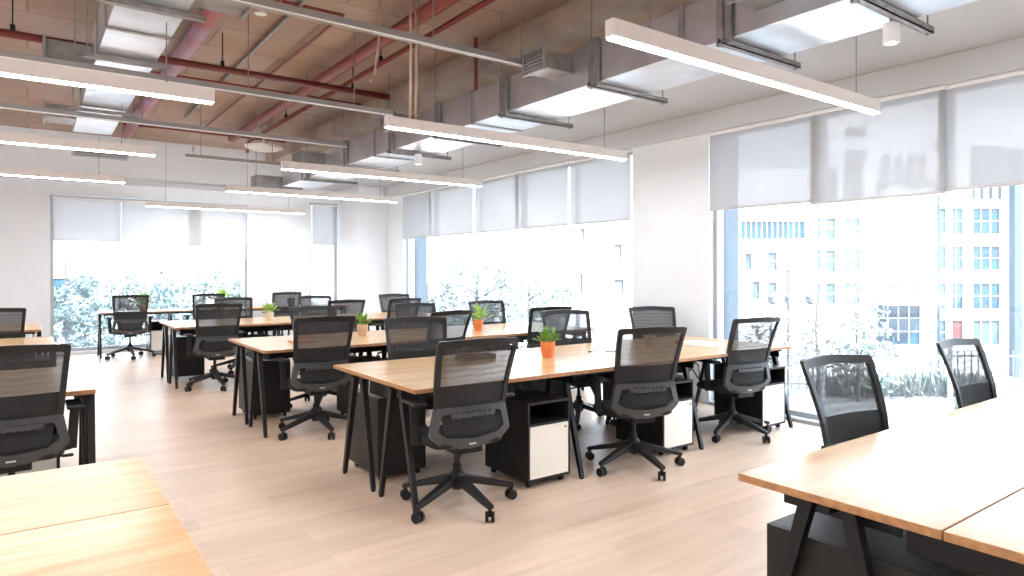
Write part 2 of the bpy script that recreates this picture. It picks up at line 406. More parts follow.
def make_chair():
    t = empty('office_chair')
    # five-star base
    bm = bmesh.new(); lathe(bm, [(.03, .10), (.042, .115), (.048, .19), (.03, .215)], 14)
    for k in range(5):
        a = R(132+72*k); d = Vector((math.cos(a), math.sin(a), 0))
        bar(bm, d*.02+Vector((0, 0, .168)), d*.36+Vector((0, 0, .084)), .060, .036, .048, .024)
    finish('star_base', bm, M['plastic'], t, .004)
    for k in range(5):
        a = R(132+72*k); p = Vector((math.cos(a), math.sin(a), 0))*.345
        b2 = a+.7+k*.9; s = Vector((-math.sin(b2), math.cos(b2), 0)); bm = bmesh.new()
        for sg in (-1, 1):
            q = p+s*sg*.017
            tube(bm, [q+Vector((0, 0, .03))-s*.009, q+Vector((0, 0, .03))+s*.009], .03, 14)
        bar(bm, p+Vector((0, 0, .03)), p+Vector((0, 0, .076)), .016)
        finish('caster', bm, M['black'], t)
    bm = bmesh.new(); lathe(bm, [(.026, .14), (.026, .25), (.017, .252), (.017, .355)], 12); finish('gas_lift', bm, M['black'], t, smooth=False)
    bm = bmesh.new(); box(bm, -.09, .09, -.16, .13, .350, .396); bar(bm, (.08, 0, .37), (.25, .01, .365), .012)
    box(bm, .23, .285, -.01, .03, .358, .372); bar(bm, (0, -.12, .38), (0, -.18, .41), .12, .16, .03, .03)
    finish('tilt_mechanism', bm, M['black'], t, .005)
    # seat
    bm = bmesh.new(); ol = outline([(-.235, -.19), (.235, -.19), (.25, .22), (-.25, .22)], .09, 5, 5)
    cx, cy = 0, .015; lv = []
    for s, z in ((.90, .395), (1.0, .41), (1.0, .445), (.95, .467), (.75, .478), (.4, .473)):
        lv.append([bm.verts.new((cx+(p.x-cx)*s, cy+(p.y-cy)*s, z-(.02 if p.y > .15 and z > .44 else 0))) for p in ol])
    for a, b in zip(lv, lv[1:]):
        for i in range(len(ol)): bm.faces.new((a[i], a[(i+1) % len(ol)], b[(i+1) % len(ol)], b[i]))
    bm.faces.new(lv[0][::-1]); bm.faces.new(lv[-1]); finish('seat', bm, M['fabric'], t, smooth=True)
    # upper back frame
    bm = bmesh.new()
    o = outline([(-.262, 1.030), (0, 1.042), (.262, 1.030), (.230, .615), (-.230, .615)], .022)
    i = outline([(-.230, .992), (0, 1.0), (.230, .992), (.201, .65), (-.201, .65)], .015)
    ring(bm, o, i, .022); finish('back_frame', bm, M['plastic'], t)
    bm = bmesh.new(); sheet(bm, 1.0, .765, .233, .211); finish('mesh_panel', bm, M['mesh'], t)
    bm = bmesh.new(); sheet(bm, .765, .64, .211, .203); finish('dense_mesh_band', bm, M['dense'], t)
    # lower carrier
    bm = bmesh.new()
    oo = [(-.229, .640), (.229, .640), (.262, .480), (.19, .408), (0, .386), (-.19, .408), (-.262, .480)]
    ii = [(-.188, .600), (.188, .600), (.216, .505), (.16, .466), (0, .450), (-.16, .466), (-.216, .505)]
    ring(bm, outline(oo, .02), outline(ii, .012), .032); finish('lower_carrier', bm, M['grey'], t, smooth=False)
    bm = bmesh.new(); sheet(bm, .605, .455, .193, .168, dy=.006); finish('lower_mesh', bm, M['dense'], t)
    bm = bmesh.new()
    for k in range(8):
        xa, xb_ = -.14+.035*k, -.14+.035*(k+1)
        bar(bm, (xa, yb(xa, .60)-.022, .592), (xb_, yb(xb_, .60)-.022, .592), .018, None, .036, None)
    finish('lumbar_support', bm, M['grey'], t)
    bm = bmesh.new(); box(bm, -.022, .022, yb(0, .42)-.022, yb(0, .42)-.0155, .414, .423); finish('badge', bm, M['rail'], t)
    for s in (-1, 1):
        bm = bmesh.new(); bar(bm, (s*.10, .0, .385), (s*.275, .0, .415), .06, .05, .02, .02)
        bar(bm, (s*.275, .0, .405), (s*.29, -.01, .645), .05, .045, .025, .022)
        arm = finish('armrest', bm, M['plastic'], t, .004)
        bm = bmesh.new(); box(bm, s*.29-.042, s*.29+.042, -.13, .12, .645, .668); finish('arm_pad', bm, M['black'], arm, .009)
    return t
proto = make_chair(); used = [False]
def chair(x, y, yaw, label, group):
    """yaw: 0 faces +Y (away down the room); 180 faces the camera side"""
    o = proto if not used[0] else copy_tree(proto); used[0] = True
    o.location = (x, y, 0); o.rotation_euler = (0, 0, R(yaw)); o.scale = (.98, .98, .968) if 'foreground glossy bench' in label else (1, 1, 1); tag(o, label, 'chair', group)
    return o
g1 = 'chairs along the camera side of the long bench'; g2 = 'chairs on the window side of the long bench'
chair(2.11, 3.47, -5, 'black mesh office chair seen from behind, in front of dark red pen tray', g1)
chair(3.56, 3.40, -19, 'black mesh office chair seen from behind between two white-door cabinets', g1)
chair(4.95, 3.56, -10, 'black mesh office chair seen half sideways, nearest window end of main bench', g1)
chair(2.52, 4.68, 162, 'dark mesh chair facing camera across bench, at its wooden corner end', g2)
chair(4.19, 4.70, 166, 'black mesh chair facing camera beside the orange potted plant of main bench', g2)
chair(5.30, 4.66, 154, 'black mesh chair facing camera in front of plain wall column', g2)
g3 = 'chairs along the camera side of the second bench'; g4 = 'chairs on the far side of the second bench'
chair(2.06, 5.78, -4, 'black mesh office chair from behind at second bench, beside flat orange card', g3)
chair(3.29, 5.86, 10, 'black mesh chair from behind at second bench, half hidden by brown-looking chair', g3)
chair(4.62, 5.86, -8, 'black mesh chair from behind at second bench, overlapped by chair beside orange pot', g3)
chair(2.52, 6.86, 182, 'dark mesh chair facing camera on far side of second bench, behind its first chair', g4)
chair(3.72, 6.84, 176, 'black mesh chair facing camera across second bench beside the tan-potted plant', g4)
chair(4.80, 6.92, 176, 'lone grey mesh chair facing camera before the tree view, behind orange potted plant', g4)
g5 = 'chairs along the camera side of the third bench'; g6 = 'chairs on the far side of the third bench'
chair(1.85, 8.72, -2, 'black mesh office chair from behind at third bench end beside its black cabinet', g5)
chair(3.46, 8.8, 0, 'black mesh chair from behind at third bench, behind the tan-potted plant', g5)
chair(4.30, 8.8, 5, 'black mesh chair from behind at third bench near its window end', g5)
chair(2.42, 9.92, 180, 'black mesh chair facing camera on far side of third bench, overlapped by chair', g6)
chair(3.62, 9.92, 180, 'thin-framed mesh chair facing camera on far side of third bench beneath slot window', g6)
chair(4.92, 9.90, 172, 'grey mesh chair facing camera at far white column end of third bench', g6)
g7 = 'chairs at the window desk row'
chair(1.36, 12.52, -4, 'black mesh office chair standing free before far window desk, full star base visible', g7)
chair(2.50, 12.50, 0, 'black mesh chair at far window desk beneath middle blind', g7)
chair(3.82, 12.50, 0, 'black mesh chair at far window desk before the white wall panel', g7)
g8 = 'chairs on the window side of the right-hand bench'
chair(3.15, 1.42, 172, 'black mesh chair behind foreground glossy bench, nearer to the main bench', g8)
chair(4.55, 1.40, 177, 'black mesh chair behind foreground glossy bench, nearer to the window', g8)
chair(-.07, 4.58, 0, 'black mesh office chair cut off by photo edge, behind yellow foreground bench', 'chairs on the entrance side')
chair(-.27, 9.0, 0, 'black mesh chair cut off by photo edge against the bare far wall', 'chairs on the entrance side')

# ------------------------------------------------------------------ benches
def bench(label, x0, nx, y0, y1, L=1.267, single=False, inset=.014, far=None):
    x1 = x0+nx*L
    t = empty('bench_desk', ((x0+x1)/2, (y0+y1)/2, 0), 0, label, 'desk', 'wooden bench desks on black trestles')
    ox, oy = (x0+x1)/2, (y0+y1)/2
    def P_(o): return o
    rows = [(y0, y1)] if single else [(y0, oy-.002), (oy+.002, y1)]
    for k in range(nx):
        for a, b in rows:
            bm = bmesh.new(); box(bm, x0+k*L+.0015-ox, x0+(k+1)*L-.0015-ox, a-oy, b-oy, .714, .74)
            bmesh.ops.recalc_face_normals(bm, faces=bm.faces)
            for f in bm.faces: f.material_index = 0 if abs(f.normal.z) > .5 else 1
            finish('tabletop', bm, [M['oak'], M['oakedge']], t, .0025)
    D = (y1-y0); half = D if single else D/2
    for k in range(nx+1):
        x = x0+k*L-ox+(inset if k == 0 else (-inset if k == nx else 0))
        sets = [(y0-oy, half, 1)] if single else [(y0-oy-.02, half, 1), ((far or y0+1.09)-oy, half, -1)]
        for yy, h, s in sets:
            for f_, tp in ((.0, .205), (.475, .335)):
                sc = h/.63 if single else 1
                bm = bmesh.new(); bar(bm, (x, yy+s*(f_*sc+.02), .012), (x, yy+s*tp*sc, .70), .028, .038, .026, .044)
                lathe(bm, [(.016, 0), (.016, .014)], 8, x, yy+s*(f_*sc+.02)); finish('leg', bm, M['black'], t)
        bm = bmesh.new()
        xi = x+(.06 if k == 0 else (-.06 if k == nx else 0)); box(bm, xi-.012, xi+.012, y0-oy+.06, y1-oy-.06, .685, .713)
        cy = (y0-oy+.27) if single else 0
        for q in ([cy] if single else [-half+.27, half-.27]):
            box(bm, xi-.004, xi+.004, q-.19, q+.19, .635, .70)
        if not single: box(bm, xi-.004, xi+.004, -.15, .15, .60, .684)
        finish('crossbar', bm, M['black'], t, .004)
    bm = bmesh.new(); xa, xb = x0-ox+.05, x1-ox-.05
    for q in ([.0] if single else [-half+.27, half-.27]): box(bm, xa, xb, q-.02, q+.02, .674, .712)
    finish('long_rail', bm, M['black'], t)
    if not single:
        bm = bmesh.new()
        box(bm, xa+.1, xb-.1, -.11, .11, .595, .605); box(bm, xa+.1, xb-.1, -.112, -.107, .595, .66); box(bm, xa+.1, xb-.1, .107, .112, .595, .66)
        finish('cable_tray', bm, M['black'], t)
        for k in range(nx):
            for s in (-1, 1):
                bm = bmesh.new(); xc = x0-ox+(k+.45)*L+s*.1
                tube(bm, [(xc, s*.12, .65), (xc+.03, s*.2, .58), (xc+.02, s*.22, .5), (xc+.08, s*.17, .44), (xc+.1, s*.05, .55), (xc+.1, s*.02, .6)], .006, 6)
                finish('cable', bm, M['black'], t)
    return t
bench('long oak bench in mid room with orange pot, pen tray and papers on it', 1.79, 3, 3.41, 4.67, 1.277)
bench('second oak bench behind main one, carrying flat orange card and two pots', 1.63, 3, 5.84, 7.09, 1.275)
bench('third oak bench with cream-potted plant, tucked behind the second bench', 1.44, 3, 8.87, 10.09, 1.27)
bench('narrow desk row along far window with a free-standing chair before it', .95, 4, 12.68, 13.28, 1.06, single=True)
bench('glossy oak bench in foreground corner beside the street window', 1.935, 3, .13, 1.37, 1.27, inset=.085, far=1.37)
bench('yellow oak bench in foreground at bottom corner away from windows', -3.47, 3, 1.55, 2.78, 1.27)
bench('oak bench seen through the cut-off chair near yellow foreground bench', -3.49, 3, 4.51, 5.73, 1.27)
bench('oak bench top showing just above cut-off chair, beside far window floor', -3.60, 3, 7.25, 8.45, 1.27)
bench('small oak bench end against the bare far wall at photo edge', -3.68, 3, 9.5, 10.7, 1.27)

# ------------------------------------------------------------------ pedestals
def make_cab():
    t = empty('pedestal_cabinet'); w, d, z0, z1 = .18, .25, .045, .56; s = .016
    bm = bmesh.new()
    box(bm, -w, -w+s, -d, d, z0, z1); box(bm, w-s, w, -d, d, z0, z1)
    box(bm, -w+s, w-s, -d, d, z1-s, z1); box(bm, -w+s, w-s, -d, d, z0, z0+s); box(bm, -w+s, w-s, d-s, d, z0+s, z1-s)
    box(bm, -w+s, w-s, -d, d-s, .405, .42)
    finish('carcass', bm, M['blackbox'], t, .002)
    dr = B('door', M['cream'], (-w+s+.002, w-s-.002, -d-.001, -d+.016, z0+s+.002, .403), parent=t, bevel=.002)
    bm = bmesh.new(); tube(bm, [(w-.045, -d-.001, .375), (w-.045, -d-.008, .375)], .008, 10); finish('lock', bm, M['galvdark'], dr)
    for x in (-1, 1):
        for y in (-1, 1):
            bm = bmesh.new(); tube(bm, [(x*.14-.01, y*.2, .021), (x*.14+.01, y*.2, .021)], .021, 10); box(bm, x*.14-.012, x*.14+.012, y*.2-.012, y*.2+.012, .03, .045)
            finish('caster', bm, M['black'], t)
    return t
cp = make_cab(); cu = [False]
def cab(x, y, rz, label, group='mobile pedestals under the benches'):
    o = cp if not cu[0] else copy_tree(cp); cu[0] = True
    o.location = (x, y, 0); o.rotation_euler = (0, 0, R(rz)); tag(o, label, 'cabinet', group)
cab(2.80, 3.68, 0, 'cream-door cabinet under main bench, between the two rear-view chairs')
cab(4.09, 3.68, 0, 'cream-door cabinet under middle of main bench, right behind second chair base')
cab(5.37, 3.68, 0, 'cream-door cabinet under window end of main bench')
cab(2.08, 4.39, 180, 'black cabinet back behind the end trestles of main bench')
cab(3.36, 4.39, 180, 'black cabinet back under main bench, behind its first cream-door cabinet')
cab(4.62, 4.39, 180, 'black cabinet back under main bench on its far side toward window')
cab(2.66, 6.12, 0, 'cream-door cabinet under second bench, behind the corner end chairs')
cab(3.93, 6.12, 0, 'cream-door cabinet under second bench middle')
cab(5.20, 6.12, 0, 'cream-door cabinet under second bench window end')
cab(1.90, 6.80, 180, 'black cabinet back behind end trestles of second bench')
cab(2.45, 9.15, 0, 'cream-door cabinet under third bench')
cab(1.72, 9.80, 180, 'black cabinet back behind end trestles of third bench')
cab(1.86, 12.97, 0, 'cream-door cabinet under far window desk beside the free-standing chair')
cab(2.92, 12.97, 0, 'cream-door cabinet under far window desk behind middle chair')
cab(2.22, 1.08, 180, 'big dark cabinet under foreground glossy bench corner')
cab(2.98, .42, 0, 'dark cabinet deep under foreground glossy bench, camera side')
cab(-.02, 5.12, 0, 'black cabinet under the bench behind cut-off chair')
cab(.02, 8.1, 180, 'black cabinet under the bench showing above cut-off chair')

# ------------------------------------------------------------------ things on desks
def plant(x, y, z, pot, leafm, label, pr=.055, ph=.115, h=.17, n=26, spiky=False):
    t = empty('potted_plant', (x, y, z), 0, label, 'plant', 'small potted plants on the benches')
    bm = bmesh.new(); lathe(bm, [(pr*.72, 0), (pr*.98, ph*.55), (pr, ph), (pr*.86, ph), (pr*.84, ph*.86)], 18); finish('pot', bm, M[pot], t, smooth=False)
    bm = bmesh.new(); lathe(bm, [(pr*.6, ph*.8), (pr*.86, ph*.9)], 14); finish('soil', bm, M['soil'], t)
    bm = bmesh.new(); rnd = random.Random(label)
    for k in range(n):
        a = rnd.uniform(0, 2*PI); tilt = rnd.uniform(.1, 1.15); L = h*rnd.uniform(.55, 1.1); w = .006 if spiky else L*.17
        d = Vector((math.cos(a)*math.sin(tilt), math.sin(a)*math.sin(tilt), math.cos(tilt))); s = Vector((-math.sin(a), math.cos(a), 0))
        st = Vector((math.cos(a)*pr*.3, math.sin(a)*pr*.3, ph*.86)); tip = st+d*L+Vector((0, 0, -L*.12*tilt))
        if not spiky: tube(bm, [st, st+d*L*.5], .0015, 4)
        m1 = st+d*L*(.45 if not spiky else .1); m2 = st+d*L*.75
        v = [bm.verts.new(q) for q in (m1, m2+s*w, tip, m2-s*w)]; bm.faces.new(v)
        v2 = [bm.verts.new(q+Vector((0, 0, .0012))) for q in (m1, m2+s*w, tip, m2-s*w)]; bm.faces.new(v2)
    finish('leaves', bm, M[leafm], t)
plant(3.32, 4.09, .7405, 'terra', 'leaf', 'orange-potted plant on main bench, nearest to the camera', .058, .125, .15, 34)
plant(4.17, 6.40, .7405, 'terra', 'leafl', 'orange-potted plant with bright leaves on second bench', .055, .125, .2, 34)
plant(2.86, 6.62, .7405, 'tan', 'leaf', 'tan-potted plant with tall thin sprig on second bench', .058, .115, .16, 26)
plant(2.76, 9.62, .7405, 'creampot', 'leafl', 'cream-potted bushy green plant on third bench', .06, .10, .16, 40)
plant(1.60, 12.95, .7405, 'tan', 'leafl', 'green plant peeking above free-standing chair at far window', .06, .10, .24, 40)
plant(2.86, 12.95, .7405, 'creampot', 'leafl', 'bright yellow-green plant on far window desk above paired chairs', .06, .14, .26, 34)
plant(4.13, 12.95, .7405, 'dkpot', 'leaf', 'dark-potted thin plant on far desk before white wall panel', .075, .16, .2, 14, True)
plant(4.52, 4.12, .7405, 'tan', 'leaf', 'brown pot plant on main bench seen through the second rear-view chair', .05, .10, .10, 16)
t = empty('pen_tray', (2.80, 4.33, .7405), R(4), 'brown wooden pen tray seen through the first rear-view chair mesh', 'tray')
B('tray', M['bookbrown'], (-.16, .16, -.05, .05, 0, .006), (-.16, .16, -.05, -.044, .006, .035), (-.16, .16, .044, .05, .006, .035), (-.16, -.154, -.044, .044, .006, .035), (.154, .16, -.044, .044, .006, .035), parent=t)
o = B('card_box', M['bookred'], (-.048, .048, -.035, .035, 0, .05), bevel=.002); o.location = (2.70, 4.323, .747); tag(o, 'small dark red box standing in the brown pen tray', 'box')
o = B('flat_card', M['orange'], (-.11, .11, -.08, .08, 0, .022), bevel=.003); o.location = (2.12, 6.33, .741); tag(o, 'flat orange cardboard box lying on second bench end', 'box')
for x, y, r, lb in ((3.85, 4.14, 10, 'dark pen lying on main bench beside plant pot'), (3.98, 4.05, -20, 'black marker lying on main bench near second chair')):
    bm = bmesh.new(); tube(bm, [(-.06, 0, .006), (.06, 0, .006)], .005, 8); o = finish('pen', bm, M['black']); o.location = (x, y, .7405); o.rotation_euler = (0, 0, R(r)); tag(o, lb, 'pen')
o = B('paper_stack', M['paper'], (-.11, .11, -.15, .15, 0, .03), bevel=.002); o.location = (4.97, 3.92, .741); o.rotation_euler = (0, 0, R(6)); tag(o, 'white ream of paper on main bench before plain column', 'paper')
o = B('stapler', M['redbrick'], (-.06, .06, -.016, .016, 0, .03), bevel=.006); o.location = (5.02, 4.22, .741); o.rotation_euler = (0, 0, R(30)); tag(o, 'small red stapler on main bench seen through chair mesh', 'stapler')

# ------------------------------------------------------------------ linear lamps
def lamp(xc, y, z, L, label, glow='glow'):
    t = empty('linear_pendant_lamp', (xc, y, z), 0, label, 'lamp', 'white linear pendant lamps')
    B('housing', M['lightbody'], (-L/2, L/2, -.03, .03, .0, .09), parent=t, bevel=.002)
    B('diffuser', M[glow], (-L/2+.01, L/2-.01, -.026, .026, -.008, .0), parent=t)
    top = (ZC if xc < 4.3 else 3.11)
    for x in (-L/2+.3, L/2-.3):
        zt = (3.11 if xc+x > 4.32 else (3.52 if xc+x > 3.8 else ZC))-z
        bm = bmesh.new(); tube(bm, [(x, 0, .09), (x, 0, zt-.001)], .0035, 6); lathe(bm, [(.008, .09), (.004, .115)], 8, x, 0); finish('suspension_wire', bm, M['cable'], t)
for y, lb in ((2.43, 'white linear lamp nearest the street window, brightest and largest in view'), (5.02, 'white linear lamp hung above second bench front, second in window row'),
              (7.79, 'white linear lamp third in window row, above second bench back'), (10.43, 'white linear lamp fourth in window row, above third bench')):
    lamp(3.75, y, 2.6, 2.76, lb)
lamp(2.97, 12.75, 2.52, 2.70, 'dim white linear lamp hung in front of the far window blinds')
for y, lb in ((5.02, 'big white linear lamp crossing the metal duct, cut by photo edge'), (7.67, 'white linear lamp beneath duct end, second in entrance-side row'), (10.27, 'white linear lamp farthest in entrance-side row')):
    lamp(-.33, y, 2.6, 2.78, lb)
lamp(-.33, 2.43, 2.6, 2.78, 'unseen white linear fill lamp added overhead near the yellow foreground bench')  # rows continued out of view: from here on, lamps added for fill light
lamp(3.75, -.2, 2.6, 2.76, 'unseen white linear fill lamp added overhead behind the foreground glossy bench')
lamp(-.33, -.2, 2.6, 2.78, 'unseen white linear fill lamp added overhead behind the camera position')

# spot / sprinkler style cylinders
def spot(x, y, z, r, h, top, label):
    t = empty('cylinder_downlight', (x, y, z), 0, label, 'lamp')
    bm = bmesh.new(); lathe(bm, [(r*.78, .0), (r, 0), (r*.94, h), (r*.3, h), (r*.3, h*1.02)], 24); finish('housing', bm, M['white'], t)
    bm = bmesh.new(); lathe(bm, [(r*.28, -.002), (r*.62, -.002), (r*.62, .002), (r*.28, .002)], 24); finish('lens_ring', bm, M['glow2'] if 'glow2' in M else M['white'], t)
    bm = bmesh.new(); tube(bm, [(0, 0, h), (0, 0, top-z)], r*.22, 10); finish('rod', bm, M['cable'], t)
M['glow2'] = emit('soft_led', (1, .97, .95), 1.2)
spot(3.93, 1.78, 2.70, .045, .11, 3.52, 'short white cylinder downlight hung beside the galvanised duct')
spot(3.79, 7.13, 2.70, .045, .12, 3.52, 'small white cylinder downlight on a rod below far part of big duct')

# ------------------------------------------------------------------ ducts
def duct(name, x0, x1, z0, z1, ya, yb_, flanges, label):
    t = empty(name, ((x0+x1)/2, ya, z0), 0, label, 'duct'); ox = (x0+x1)/2
    ys = [ya]+flanges+[yb_]
    for a, b in zip(ys, ys[1:]):
        B('duct_section', M['galv'], (x0-ox, x1-ox, a-ya+.002, b-ya-.002, 0, z1-z0), parent=t, bevel=.004)
    for f in flanges:
        e = .010; bm = bmesh.new(); w0, w1, h0, h1 = x0-ox-e, x1-ox+e, -e, z1-z0+e
        y = f-ya
        box(bm, w0, w0+e, y-.02, y+.02, h0, h1); box(bm, w1-e, w1, y-.02, y+.02, h0, h1); box(bm, w0+e, w1-e, y-.02, y+.02, h0, h0+e); box(bm, w0+e, w1-e, y-.02, y+.02, h1-e, h1)
        finish('flange', bm, M['galvdark'], t)
    return t, ox, ya, z0
dt, ox, oy, oz = duct('supply_duct', 3.49, 4.07, 2.85, 3.16, -1.0, 11.4, [.3, 2.9, 5.45, 7.7, 10.4], 'long galvanised rectangular duct hung along the white soffit')
for y in (1.72, 2.55, 3.72, 4.9, 6.1, 7.2, 8.6, 10.1):
    bm = bmesh.new(); yy = y-oy
    box(bm, -.36, .50, yy-.02, yy+.02, -.045, -.037); box(bm, -.36, .50, yy-.02, yy-.015, -.045, -.005); box(bm, -.36, .50, yy+.015, yy+.02, -.045, -.005)
    for k in range(12):
        box(bm, -.3+.065*k, -.27+.065*k, yy-.021, yy+.021, -.03, -.02)
    box(bm, -.325, -.296, yy-.05, yy+.05, -.04, .33)
    tube(bm, [(-.335, yy, -.06), (-.335, yy, 3.755-oz)], .005, 6); tube(bm, [(.46, yy, -.06), (.46, yy, .255)], .005, 6)
    finish('hanger', bm, M['galvdark'], dt)
def stub(parent, ox, oy, oz, x0, x1, y0, y1, z0, z1, grille):
    """short side outlet ending in a louvred grille"""
    a = B('outlet', M['galvdark'], (x0-ox, x1-ox, y0-oy, y1-oy, z0-oz, z1-oz), parent=parent, bevel=.004)
    bm = bmesh.new(); xg = (x0 if grille < 0 else x1)-ox
    s = -1 if grille < 0 else 1
    ya, yb_ = y0-oy-.02, y1-oy+.02; za, zb = z0-oz-.02, z1-oz+.02; e = .02
    xs = sorted((xg, xg+s*.02))
    box(bm, *xs, ya, ya+e, za, zb); box(bm, *xs, yb_-e, yb_, za, zb); box(bm, *xs, ya+e, yb_-e, za, za+e); box(bm, *xs, ya+e, yb_-e, zb-e, zb)
    n = 5
    for k in range(n):
        z = za+e+(zb-za-2*e)*(k+.5)/n; box(bm, *xs, ya+e, yb_-e, z-.006, z+.004)
    finish('grille', bm, M['track'], a)
stub(dt, ox, oy, oz, 3.20, 3.49, 3.98, 4.22, 2.98, 3.12, -1)
stub(dt, ox, oy, oz, 3.24, 3.49, 2.02, 2.34, 2.96, 3.12, -1)
stub(dt, ox, oy, oz, 3.20, 3.49, 6.55, 6.85, 2.98, 3.12, -1)
stub(dt, ox, oy, oz, 3.16, 3.49, 9.4, 9.8, 2.96, 3.12, -1)
d2, ox, oy, oz = duct('supply_duct', .44, .84, 3.1, 3.42, 2.0, 9.6, [3.3, 4.75, 5.35, 6.05, 7.1, 8.0], 'galvanised rectangular duct with bright underside near the entrance side')
for y in (4.72, 6.02, 8.05):
    bm = bmesh.new(); yy = y-oy; box(bm, -.30, .30, yy-.025, yy+.025, -.05, -.022)
    for s in (-1, 1): tube(bm, [(s*.27, yy, -.05), (s*.27, yy, ZC-oz)], .006, 6)
    finish('hanger', bm, M['galvdark'], d2)
stub(d2, ox, oy, oz, .84, 1.15, 4.45, 4.68, 3.12, 3.26, 1)
stub(d2, ox, oy, oz, .12, .44, 6.5, 6.85, 3.12, 3.28, -1)
stub(d2, ox, oy, oz, .16, .44, 8.9, 9.3, 3.12, 3.26, -1)
t = empty('air_vent', (1.02, YB-.001, 3.36), 0, 'long grey slot vent high on the far wall below duct end', 'vent')
B('frame', M['framel'], (-.42, .42, -.03, 0, 0, .17), parent=t); B('louvre', M['galvdark'], (-.39, .39, -.036, -.031, .03, .05), (-.39, .39, -.036, -.031, .07, .09), (-.39, .39, -.036, -.031, .11, .13), parent=t)

# ------------------------------------------------------------------ tracks, pipes, conduits
def track(x0, x1, y, z, label, drops):
    t = empty('ceiling_channel', ((x0+x1)/2, y, z), 0, label, 'channel', 'metal channels hung below the slab'); h = (x1-x0)/2; cx = (x0+x1)/2
    B('channel', M['track'], (-h, h, -.025, .025, 0, .05), parent=t); B('lip', M['trackl'], (-h, h, -.028, -.0255, -.004, .006), parent=t)
    for d in drops:
        bm = bmesh.new(); tube(bm, [(d-cx, 0, .05), (d-cx, 0, (3.52 if d > 3.8 else ZC)-z)], .005, 6); finish('rod', bm, M['cable'], t)
    return t
track(.2, 3.42, 4.28, 3.06, 'pale metal channel nearest to camera under the slab, reaching the big duct', (1.3, 2.4, 3.2))
track(-3.0, 3.0, 6.22, 3.0, 'metal channel second from camera, passing beneath the duct toward window', (-1, .3, 1.6, 2.6))
track(-3.0, 3.3, 8.15, 3.0, 'metal channel third from camera, below bright duct end', (-.6, 1.0, 2.2))
track(1.80, 3.3, 10.3, 3.02, 'short dark metal channel farthest away beneath the slab', (2.0, 3.0))
def pipe(name, pts, r, mat, label, cat, drops=(), n=8):
    bm = bmesh.new(); tube(bm, pts, r, n); o = finish(name, bm, M[mat], smooth=True); tag(o, label, cat)
    for (x, y, z) in drops:
        b2 = bmesh.new(); tube(b2, [(x, y, z), (x, y, ZC-.001)], .006, 6); tube(b2, [(x, y, z-.03), (x, y, z+.05)], .02, 8); finish('hanger', b2, M['black'], o)
    return o
pipe('sprinkler_pipe', [(-3.5, 6.97, 3.4), (3.33, 6.97, 3.4)], .035, 'red', 'thick dark red sprinkler pipe running crosswise beneath the slab', 'pipe', [(-.1, 6.97, 3.43), (1.55, 6.97, 3.43), (2.9, 6.97, 3.43)])
pipe('sprinkler_pipe', [(2.72, -1, 3.60), (2.72, 11.6, 3.60)], .062, 'redl', 'wide brick red pipe running lengthwise close to the slab', 'pipe')
pipe('sprinkler_pipe', [(2.83, -1, 3.47), (2.83, 11.0, 3.47), (2.83, 11.06, 3.30)], .024, 'red', 'thin dark red pipe running lengthwise beside the wide red one', 'pipe', [(2.83, 3.2, 3.49), (2.83, 6.1, 3.49), (2.83, 9.1, 3.49)])
pipe('wrapped_pipe', [(1.30, 1, 3.66), (1.30, 12.6, 3.66)], .075, 'pink', 'pink and purple wrapped pipe running lengthwise beside the bright duct', 'pipe')
pipe('conduit', [(1.9, 1.0, 3.73), (1.93, 11, 3.73)], .022, 'galvdark', 'dark grey cable conduit on slab beside pink wrapped pipe', 'conduit')
pipe('conduit', [(.9, 5.15, 3.72), (1.9, 5.15, 3.72), (2.2, 5.3, 3.72), (2.5, 5.9, 3.72)][0:3]+[(2.33, 5.0, 3.72), (2.33, 2.0, 3.72)], .014, 'red', 'thin red conduit with curved bend on slab, camera side', 'conduit')
pipe('conduit', [(.9, 5.75, 3.72), (2.3, 5.75, 3.72), (2.3, 11.5, 3.72)], .014, 'redl', 'thin red conduit with square corner on slab', 'conduit')
pipe('conduit', [(-2.2, 5.6, 3.7), (-.6, 5.6, 3.7), (-.5, 5.2, 3.7), (.42, 5.2, 3.7)], .015, 'redl', 'thin red conduit with a step, camera side of entrance area', 'conduit')
pipe('conduit', [(-2.2, 6.1, 3.7), (-.5, 6.1, 3.7), (-.42, 5.6, 3.7), (.42, 5.6, 3.7)], .015, 'redl', 'second thin red stepped conduit beneath slab beside first', 'conduit')
pipe('conduit', [(.9, 8.6, 3.7), (3.7, 8.6, 3.7)], .014, 'redl', 'thin red conduit crossing slab above third channel', 'conduit')
pipe('conduit', [(.9, 11.9, 3.7), (3.7, 11.9, 3.7)], .016, 'redl', 'thin red conduit near far wall beneath slab', 'conduit')
pipe('sprinkler_drop', [(-.29, 5.0, 3.745), (-.29, 5.0, 3.2)], .022, 'red', 'vertical dark red pipe drop near photo edge beneath slab', 'pipe')
pipe('sprinkler_drop', [(3.62, 5.6, 3.745), (3.62, 5.6, 3.17)], .02, 'redl', 'short red pipe drop reaching big duct', 'pipe')
for x, y, lb in ((2.0, 4.9, 'small white sprinkler rose under slab, beside first channel'), (1.62, 5.9, 'small white junction box under slab next to curved conduit')):
    bm = bmesh.new(); lathe(bm, [(.02, -.02), (.05, -.015), (.05, .0), (.012, .01), (.012, .12)], 14); o = finish('fire_sprinkler', bm, M['white']); o.location = (x, y, 3.64); tag(o, lb, 'sprinkler')
for i, (x, y) in enumerate(((2.58, 5.0), (2.66, 5.05))):
    pipe('cable_drop', [(x, y, ZC-.002), (x+.01, y, 3.3), (x, y, 2.69)], .011, 'beige', ('beige cable dropping straight to second lamp end', 'beige cable dropping beside its twin to second lamp')[i], 'cable')
